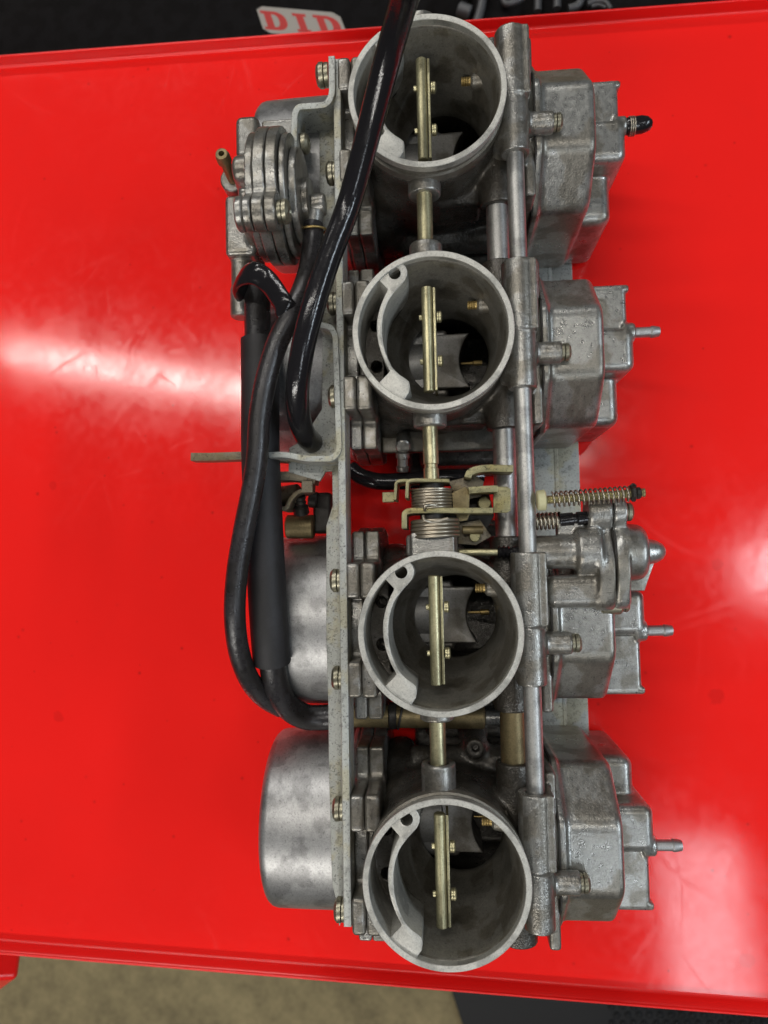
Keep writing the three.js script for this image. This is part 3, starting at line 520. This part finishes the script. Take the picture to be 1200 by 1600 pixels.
// accelerator pump by the third float bowl, with the idle screw above it
{
  const V = at, H = 92, p = (px, py, y = H) => at(px, py, y);
  const B = [p(842, 862), p(925, 862)], low = [p(852, 920, 92), p(962, 920, 92)], f0 = p(922, 800), f1 = p(962, 935);
  const cz = p(900, 862)[2], lz = p(900, 922)[2], x0 = p(926, 862)[0], x1 = p(957, 862)[0], ez = p(940, 800)[2], bz = p(960, 934)[2];
  const body = casting((x, y, z) => {
    let d = dCyl(x, y - 90, z - cz, 6.3, B[0][0] - 2, x0, 0.6);
    d = smin(d, dCyl(x, y - 89, z - cz, 9, x0 - 6, x0 + 3, 1.5), 2.4);
    d = smin(d, dBox(x, y, z, (low[0][0] + x1) / 2, 84, lz + 0.6, (x1 - low[0][0]) / 2, 10.4, 6.2, 4), 1.6);
    let fl = Math.max(dCyl(x, y - 78, z - (cz + lz) / 2, 19, x1 - 6, x1, 0.8), Math.abs(z - (cz + lz) / 2) - 14.6);
    fl = smin(fl, dCyl(x, y - 88, z - ez, 6.4, x0 - 1, x1, 1), 5);
    fl = smin(fl, dBox(x, y, z, x1 - 2.3, 84, bz - 1, 2.3, 8, 4, 2), 4);
    d = smin(d, fl, 2);
    d = smin(d, dCyl(x, y - 88, z - ez, 6.4, x0 - 0.6, x1, 0.8), 2);
    d = smin(d, dBox(x, y, z, p(880, 825)[0] + 3, 88, p(880, 828)[2], 5, 3, 3.2, 0.8), 1);
    return d;
  }, [B[0][0] - 6, 60, ez - 10], [x1 + 4, 102, bz + 8], 0.65);
  const pump = new THREE.Mesh(finish([body]), M.cast); pump.name = 'accelerator_pump'; bank.add(pump);
  const s = (n, l, m) => obj(n, l, m, pump);
  const dx = x1 + 0.5, dy = 84, dz = p(980, 862)[2] + 0.4;
  s('gasket', [rod([x1 - 0.1, dy, dz], [x1 + 0.7, dy, dz], 12.3)], M.darkMetal);
  s('pump_cover', [casting((x, y, z) => {
    let d = Math.max(dCyl(x, y - 78, z - (cz + lz) / 2, 18.6, dx + 0.1, dx + 5, 0.8), Math.abs(z - (cz + lz) / 2) - 14.2);
    d = smin(d, dCyl(x, y - 88, z - ez, 6, dx + 0.4, dx + 5.4, 1), 4);
    d = smin(d, dBox(x, y, z, dx + 2.9, 84, bz - 1.5, 2.6, 8, 4.4, 2), 3);
    const r = 11.2 - Math.max(0, x - dx - 6) * 0.12;
    d = smin(d, dCyl(x, y - dy, z - dz, r, dx, dx + 13.4, 3.2), 1.4);
    return d;
  }, [dx - 2, 60, ez - 9], [dx + 17, 102, bz + 8], 0.65)], M.castBowl);
  s('pump_spigot', [rod([dx + 12, dy + 4, dz - 0.2], [dx + 20, dy + 4, dz - 0.2], [[0, 0], [0, 5.2], [4.5, 4.2], [6.6, 3], [7.6, 1.6], [8, 0]], 26), (() => { const a = p(1004, 924, 86), b = p(1030, 868, 86), c = p(1000, 880, 86); return plate([[a[0] - 5, a[2]], [a[0] + 1.5, a[2]], [b[0], b[2]], [b[0] - 5, b[2] - 1], [c[0] - 3, c[2]]], 84, 10, 1); })()], M.castBowl);
  s('screw', [screwHead([dx + 5, 88, ez], [1, 0, 0], 3.5, 3.6)], M.screw);
  s('screw', [screwHead([dx + 3.4, 86, p(985, 946)[2]], [1, 0, 0], 2.9, 3), rod([x1 - 4, 86, p(985, 948)[2]], [dx + 3.4, 86, p(985, 948)[2]], 3.4)], M.screw);
  const a = p(842, 782, 98), b = p(1001, 770, 98), mix = (t, dz = 0) => [a[0] + (b[0] - a[0]) * t, 98, a[2] + (b[2] - a[2]) * t + dz];
  const idle = new THREE.Mesh(finish([rod(a, mix(0.985), Array.from({ length: 120 }, (_, k) => [k * 0.32, 1.35 + (k % 2) * 0.3]).concat([[38.4, 0]]), 16)]), M.yellow); idle.name = 'idle_screw'; bank.add(idle);
  obj('spring', [spring(mix(0.13), mix(0.9), 2.75, 0.33, 16, 20)], M.wire, idle);
  obj('spacer', [rod(mix(-0.02), mix(0.1), [[0, 0], [0, 3.3], [0.4, 3.7], [2.8, 3.9], [3.2, 3.3], [3.2, 0]], 28)], M.plastic, idle);
  obj('screw_head', [rod(mix(0.9), mix(0.95), 3.1, 6), rod(mix(0.95), mix(1.0), 2.2, 10), bent([mix(0.9, -2.6), mix(0.93, -3.4), mix(0.96, -2.4)], 0.4)], M.darkMetal, idle);
  const c = p(836, 815, 90), e = p(922, 809, 90), c2 = p(874, 813, 90);
  const rodB = new THREE.Mesh(finish([rod(c2, e, [[0, 0], [0, 2.6], [5, 2.6], [5.3, 2.1], [6.3, 2.1], [6.6, 2.7], [12, 2.5], [12, 0]], 22)]), M.glossRubber); rodB.name = 'plunger'; bank.add(rodB);
  obj('spring', [spring(c, c2, 2.9, 0.5, 6, 20), rod(c, c2, 1.6)], M.wire, rodB);
}

// vacuum fuel valve at the top left, bolted to its bracket
{
  const yc = 93, R = 25.3, cz = at(425, 311, yc)[2], X = (px, h = 112) => at(px, 311, h)[0];
  const x = [X(386), X(399.5), X(419), X(437), X(448), X(461)];
  const mk = (a, b, r, ear, yy = yc) => casting((px, py, pz) => {
    let d = dCyl(px, py - yy, pz - cz, r, a, b, 0.4);
    if (ear) for (const [dy, dz] of [[19, 16]]) if (dy > 0 && dz > 0) d = smin(d, dCyl(px, py - yy - dy - 2, pz - cz - dz, 6.4, a, b, 0.4), 2.5);
    return d;
  }, [a - 2, yy - 34, cz - 34], [b + 2, yy + 34, cz + 34], 0.75);
  const lo = (px, py, h) => at(px, py, h);
  const valve = (() => {
    const a = lo(386, 214, 86), b = lo(374, 350, 84), m0 = lo(398, 300, 84), o0 = lo(371, 400, 84), o1 = lo(370, 490, 84), dm = lo(378, 268, 104), nb = lo(362, 279, 80), er = lo(395, 332, 116);
    return casting((px, py, pz) => {
      let d = dBox(px, py, pz, a[0], 78, a[2], 4.9, 9, 9, 2.6);
      d = smin(d, dBox(px, py, pz, b[0] + 0.4, 76, b[2] + 0.6, 6.4, 9, 12.8, 2), 3);
      d = smin(d, dCyl(pz, px - o0[0], py - 78, 4.3, o0[2] - 4, o1[2] - 12, 0.6), 1);
      d = smin(d, dCyl(pz, px - o0[0], py - 78, 4.8, o1[2] - 13, o1[2], 1.5), 0.8);
      d = smin(d, dCyl(py, px - nb[0] - 0.5, pz - nb[2], 5.6, 66, 80, 0.8), 1.2);
      d = smin(d, dCyl(px, py - 104, pz - dm[2], 5.6, dm[0] - 3, x[0] + 2, 2.4), 3);
      d = smin(d, dBox(px, py, pz, x[0] - 2.5, 88, cz, 4.5, 14, 15, 3), 3);
      return d;
    }, [a[0] - 16, 60, a[2] - 12], [x[0] + 4, 114, o1[2] + 3], 0.75);
  })();
  const v = new THREE.Mesh(finish([valve]), M.cast); v.name = 'fuel_valve'; bank.add(v); v.userData.label = 'vacuum fuel valve of stacked grey discs at the upper left';
  const s = (n, l, m) => obj(n, l, m, v);
  const gap = 0.1;
  s('valve_disc', [mk(x[0], x[1] - gap, R - 1.6, true)], M.cast); s('valve_disc', [mk(x[1] + gap, x[2] - gap, R, true)], M.cast); s('valve_disc', [mk(x[2] + gap, x[3] - gap, R, true)], M.cast);
  s('gasket', [rod([x[0] + 1, yc, cz], [x[3] - 1, yc, cz], R - 2)], M.darkMetal);
  s('valve_cover', [mk(x[3] + gap, x[4], R - 2.4, false), mk(x[4], x[5], R - 7.4, false)], M.cast);
  { const e = [yc + 21, cz + 16]; s('screw', [screwHead([x[3], e[0], e[1]], [1, 0, 0], 4.4, 4.4)], M.screw); s('screw_boss', [rod([x[0] - 3, e[0], e[1]], [x[0], e[0], e[1]], 6.3)], M.cast); }
  { const q = lo(472, 308, 96); s('valve_boss', [rod([x[5] - 1, 92, q[2]], [lo(484, 308, 96)[0], 92, q[2]], 8.8), rod([lo(484, 308, 96)[0], 92, q[2] + 1.5], [lo(506, 312, 96)[0], 92, q[2] + 1.5], 4.2)], M.cast); }
  s('outlet_elbow', [rod(lo(493, 330, 92), lo(489, 352, 92), 3.6)], M.cast);
  s('hose_clip', [new THREE.TorusGeometry(5.2, 0.5, 8, 30).rotateX(0.15).translate(...lo(489, 360, 92))], M.brass);
  { const a = lo(364, 281, 80), b = lo(346, 240, 97); s('vent_nipple', [rod(a, b, [[0, 0], [0, 2.1], [12, 2.1], [12.6, 2.9], [15.2, 2.9], [17, 2.4], [17.2, 1.9], [17.2, 1.2], [14, 1.1], [14, 0]], 24)], M.dullBrass); }
  s('bracket_lug', [rbox(lo(440, 212, 90), [7, 5, 4], 1.2), rbox(lo(452, 250, 90), [5, 5, 9], 1.5)], M.cast);
}

// ---------- hoses: pushed on, each a thing of its own ----------
function hoseThing(name, list, m, label) {
  const g = finish(list); g.computeBoundingBox(); const c = g.boundingBox.getCenter(new THREE.Vector3()); c.y = g.boundingBox.min.y; g.translate(-c.x, -c.y, -c.z);
  const o = obj(name, g, m); o.quaternion.copy(bankTurn); o.position.copy(c.applyQuaternion(bankTurn).add(bankPlace));
  return tag(o, label, 'hose');
}
const P3 = (list) => list.map(([x, y, h]) => at(x, y, h));
hoseThing('rubber_hose', hose(P3([[648, -60, 172], [634, -10, 160], [613, 65, 146], [588, 160, 133], [566, 245, 123], [545, 320, 116], [515, 400, 115], [489, 480, 115], [473, 545, 112], [465, 605, 106], [467, 650, 98], [477, 680, 88], [489, 692, 79], [497, 698, 70]]), 4.45, 220), M.glossRubber, 'long glossy black hose slanting over the topmost intake and out of the picture');
hoseThing('rubber_hose', hose(P3([[489, 352, 92], [489, 375, 93], [485, 410, 97], [474, 450, 103], [455, 492, 106], [436, 530, 106], [418, 585, 105], [406, 650, 104], [402, 710, 103], [395, 760, 102], [381, 830, 101], [370, 900, 99], [367, 965, 96], [374, 1020, 90], [390, 1062, 82], [413, 1090, 72], [440, 1106, 66]]), 4.1, 220), M.rubber, 'thin black hose bowing left in front of the thick sleeved hose');
{
  const t = hoseThing('sleeved_hose', hose(P3([[402, 440, 84], [402, 480, 85], [403, 525, 86], [404, 620, 87], [405, 700, 87], [408, 800, 87], [413, 900, 86], [419, 980, 84], [425, 1035, 80], [433, 1075, 74], [450, 1104, 66], [478, 1120, 60], [505, 1121, 58], [530, 1119, 58]]), 5.3, 220), M.rubber, 'thick black hose in a dull sleeve running down the left side to the brass pipe');
  const g = finish(hose(P3([[406, 531, 86], [407, 620, 87], [407, 700, 87], [411, 800, 87], [416, 900, 86], [421, 980, 84], [425, 1034, 80]]), 7.6, 160)); const sl = new THREE.Mesh(g, M.sleeve); sl.name = 'hose_sleeve';
  const inv = t.quaternion.clone().invert(); sl.position.copy(bankPlace.clone().sub(t.position).applyQuaternion(inv)); t.add(sl); sl.castShadow = sl.receiveShadow = true;
}
{ // flat rubber tie looped round the sleeved hose's end and the thin hose
  const g = (() => { const pts = P3([[380, 458, 86], [374, 444, 95], [382, 430, 102], [399, 427, 106], [416, 438, 106], [432, 458, 108], [446, 482, 109], [453, 500, 104]]).map(v3); const c = new THREE.CatmullRomCurve3(pts), n = 60, w = 4.3, th = 1.8, pos = [], idx = [];
    for (let i = 0; i <= n; i++) { const p = c.getPoint(i / n), t = c.getTangent(i / n), s = new THREE.Vector3(0.55, 0.35, -0.75).addScaledVector(t, -t.dot(new THREE.Vector3(0.55, 0.35, -0.75))).normalize(), u = t.clone().cross(s); for (let k = 0; k < 12; k++) { const a = k / 12 * 6.2832, q = p.clone().addScaledVector(s, w * Math.cos(a)).addScaledVector(u, th * Math.sin(a)); pos.push(q.x, q.y, q.z); } }
    for (let i = 0; i < n; i++) for (let k = 0; k < 12; k++) { const a = i * 12 + k, b = i * 12 + (k + 1) % 12; idx.push(a, a + 12, b, b, a + 12, b + 12); }
    const q = new THREE.BufferGeometry(); q.setAttribute('position', new THREE.Float32BufferAttribute(pos, 3)); q.setIndex(idx); q.computeVertexNormals(); return q; })();
  tag(hoseThing('rubber_tie', [g], M.glossRubber, 'short black rubber tie looped over the top of the sleeved hose'), 'short black rubber tie looped over the top of the sleeved hose', 'strap');
}
hoseThing('rubber_hose', hose(P3([[548, 733, 52], [562, 744, 54], [590, 752, 56], [625, 752, 56], [668, 748, 55], [715, 746, 54], [752, 744, 50]]), 3.7, 120), M.glossRubber, 'short glossy black hose crossing behind the throttle linkage in the middle');
renderer.render(scene, camera);
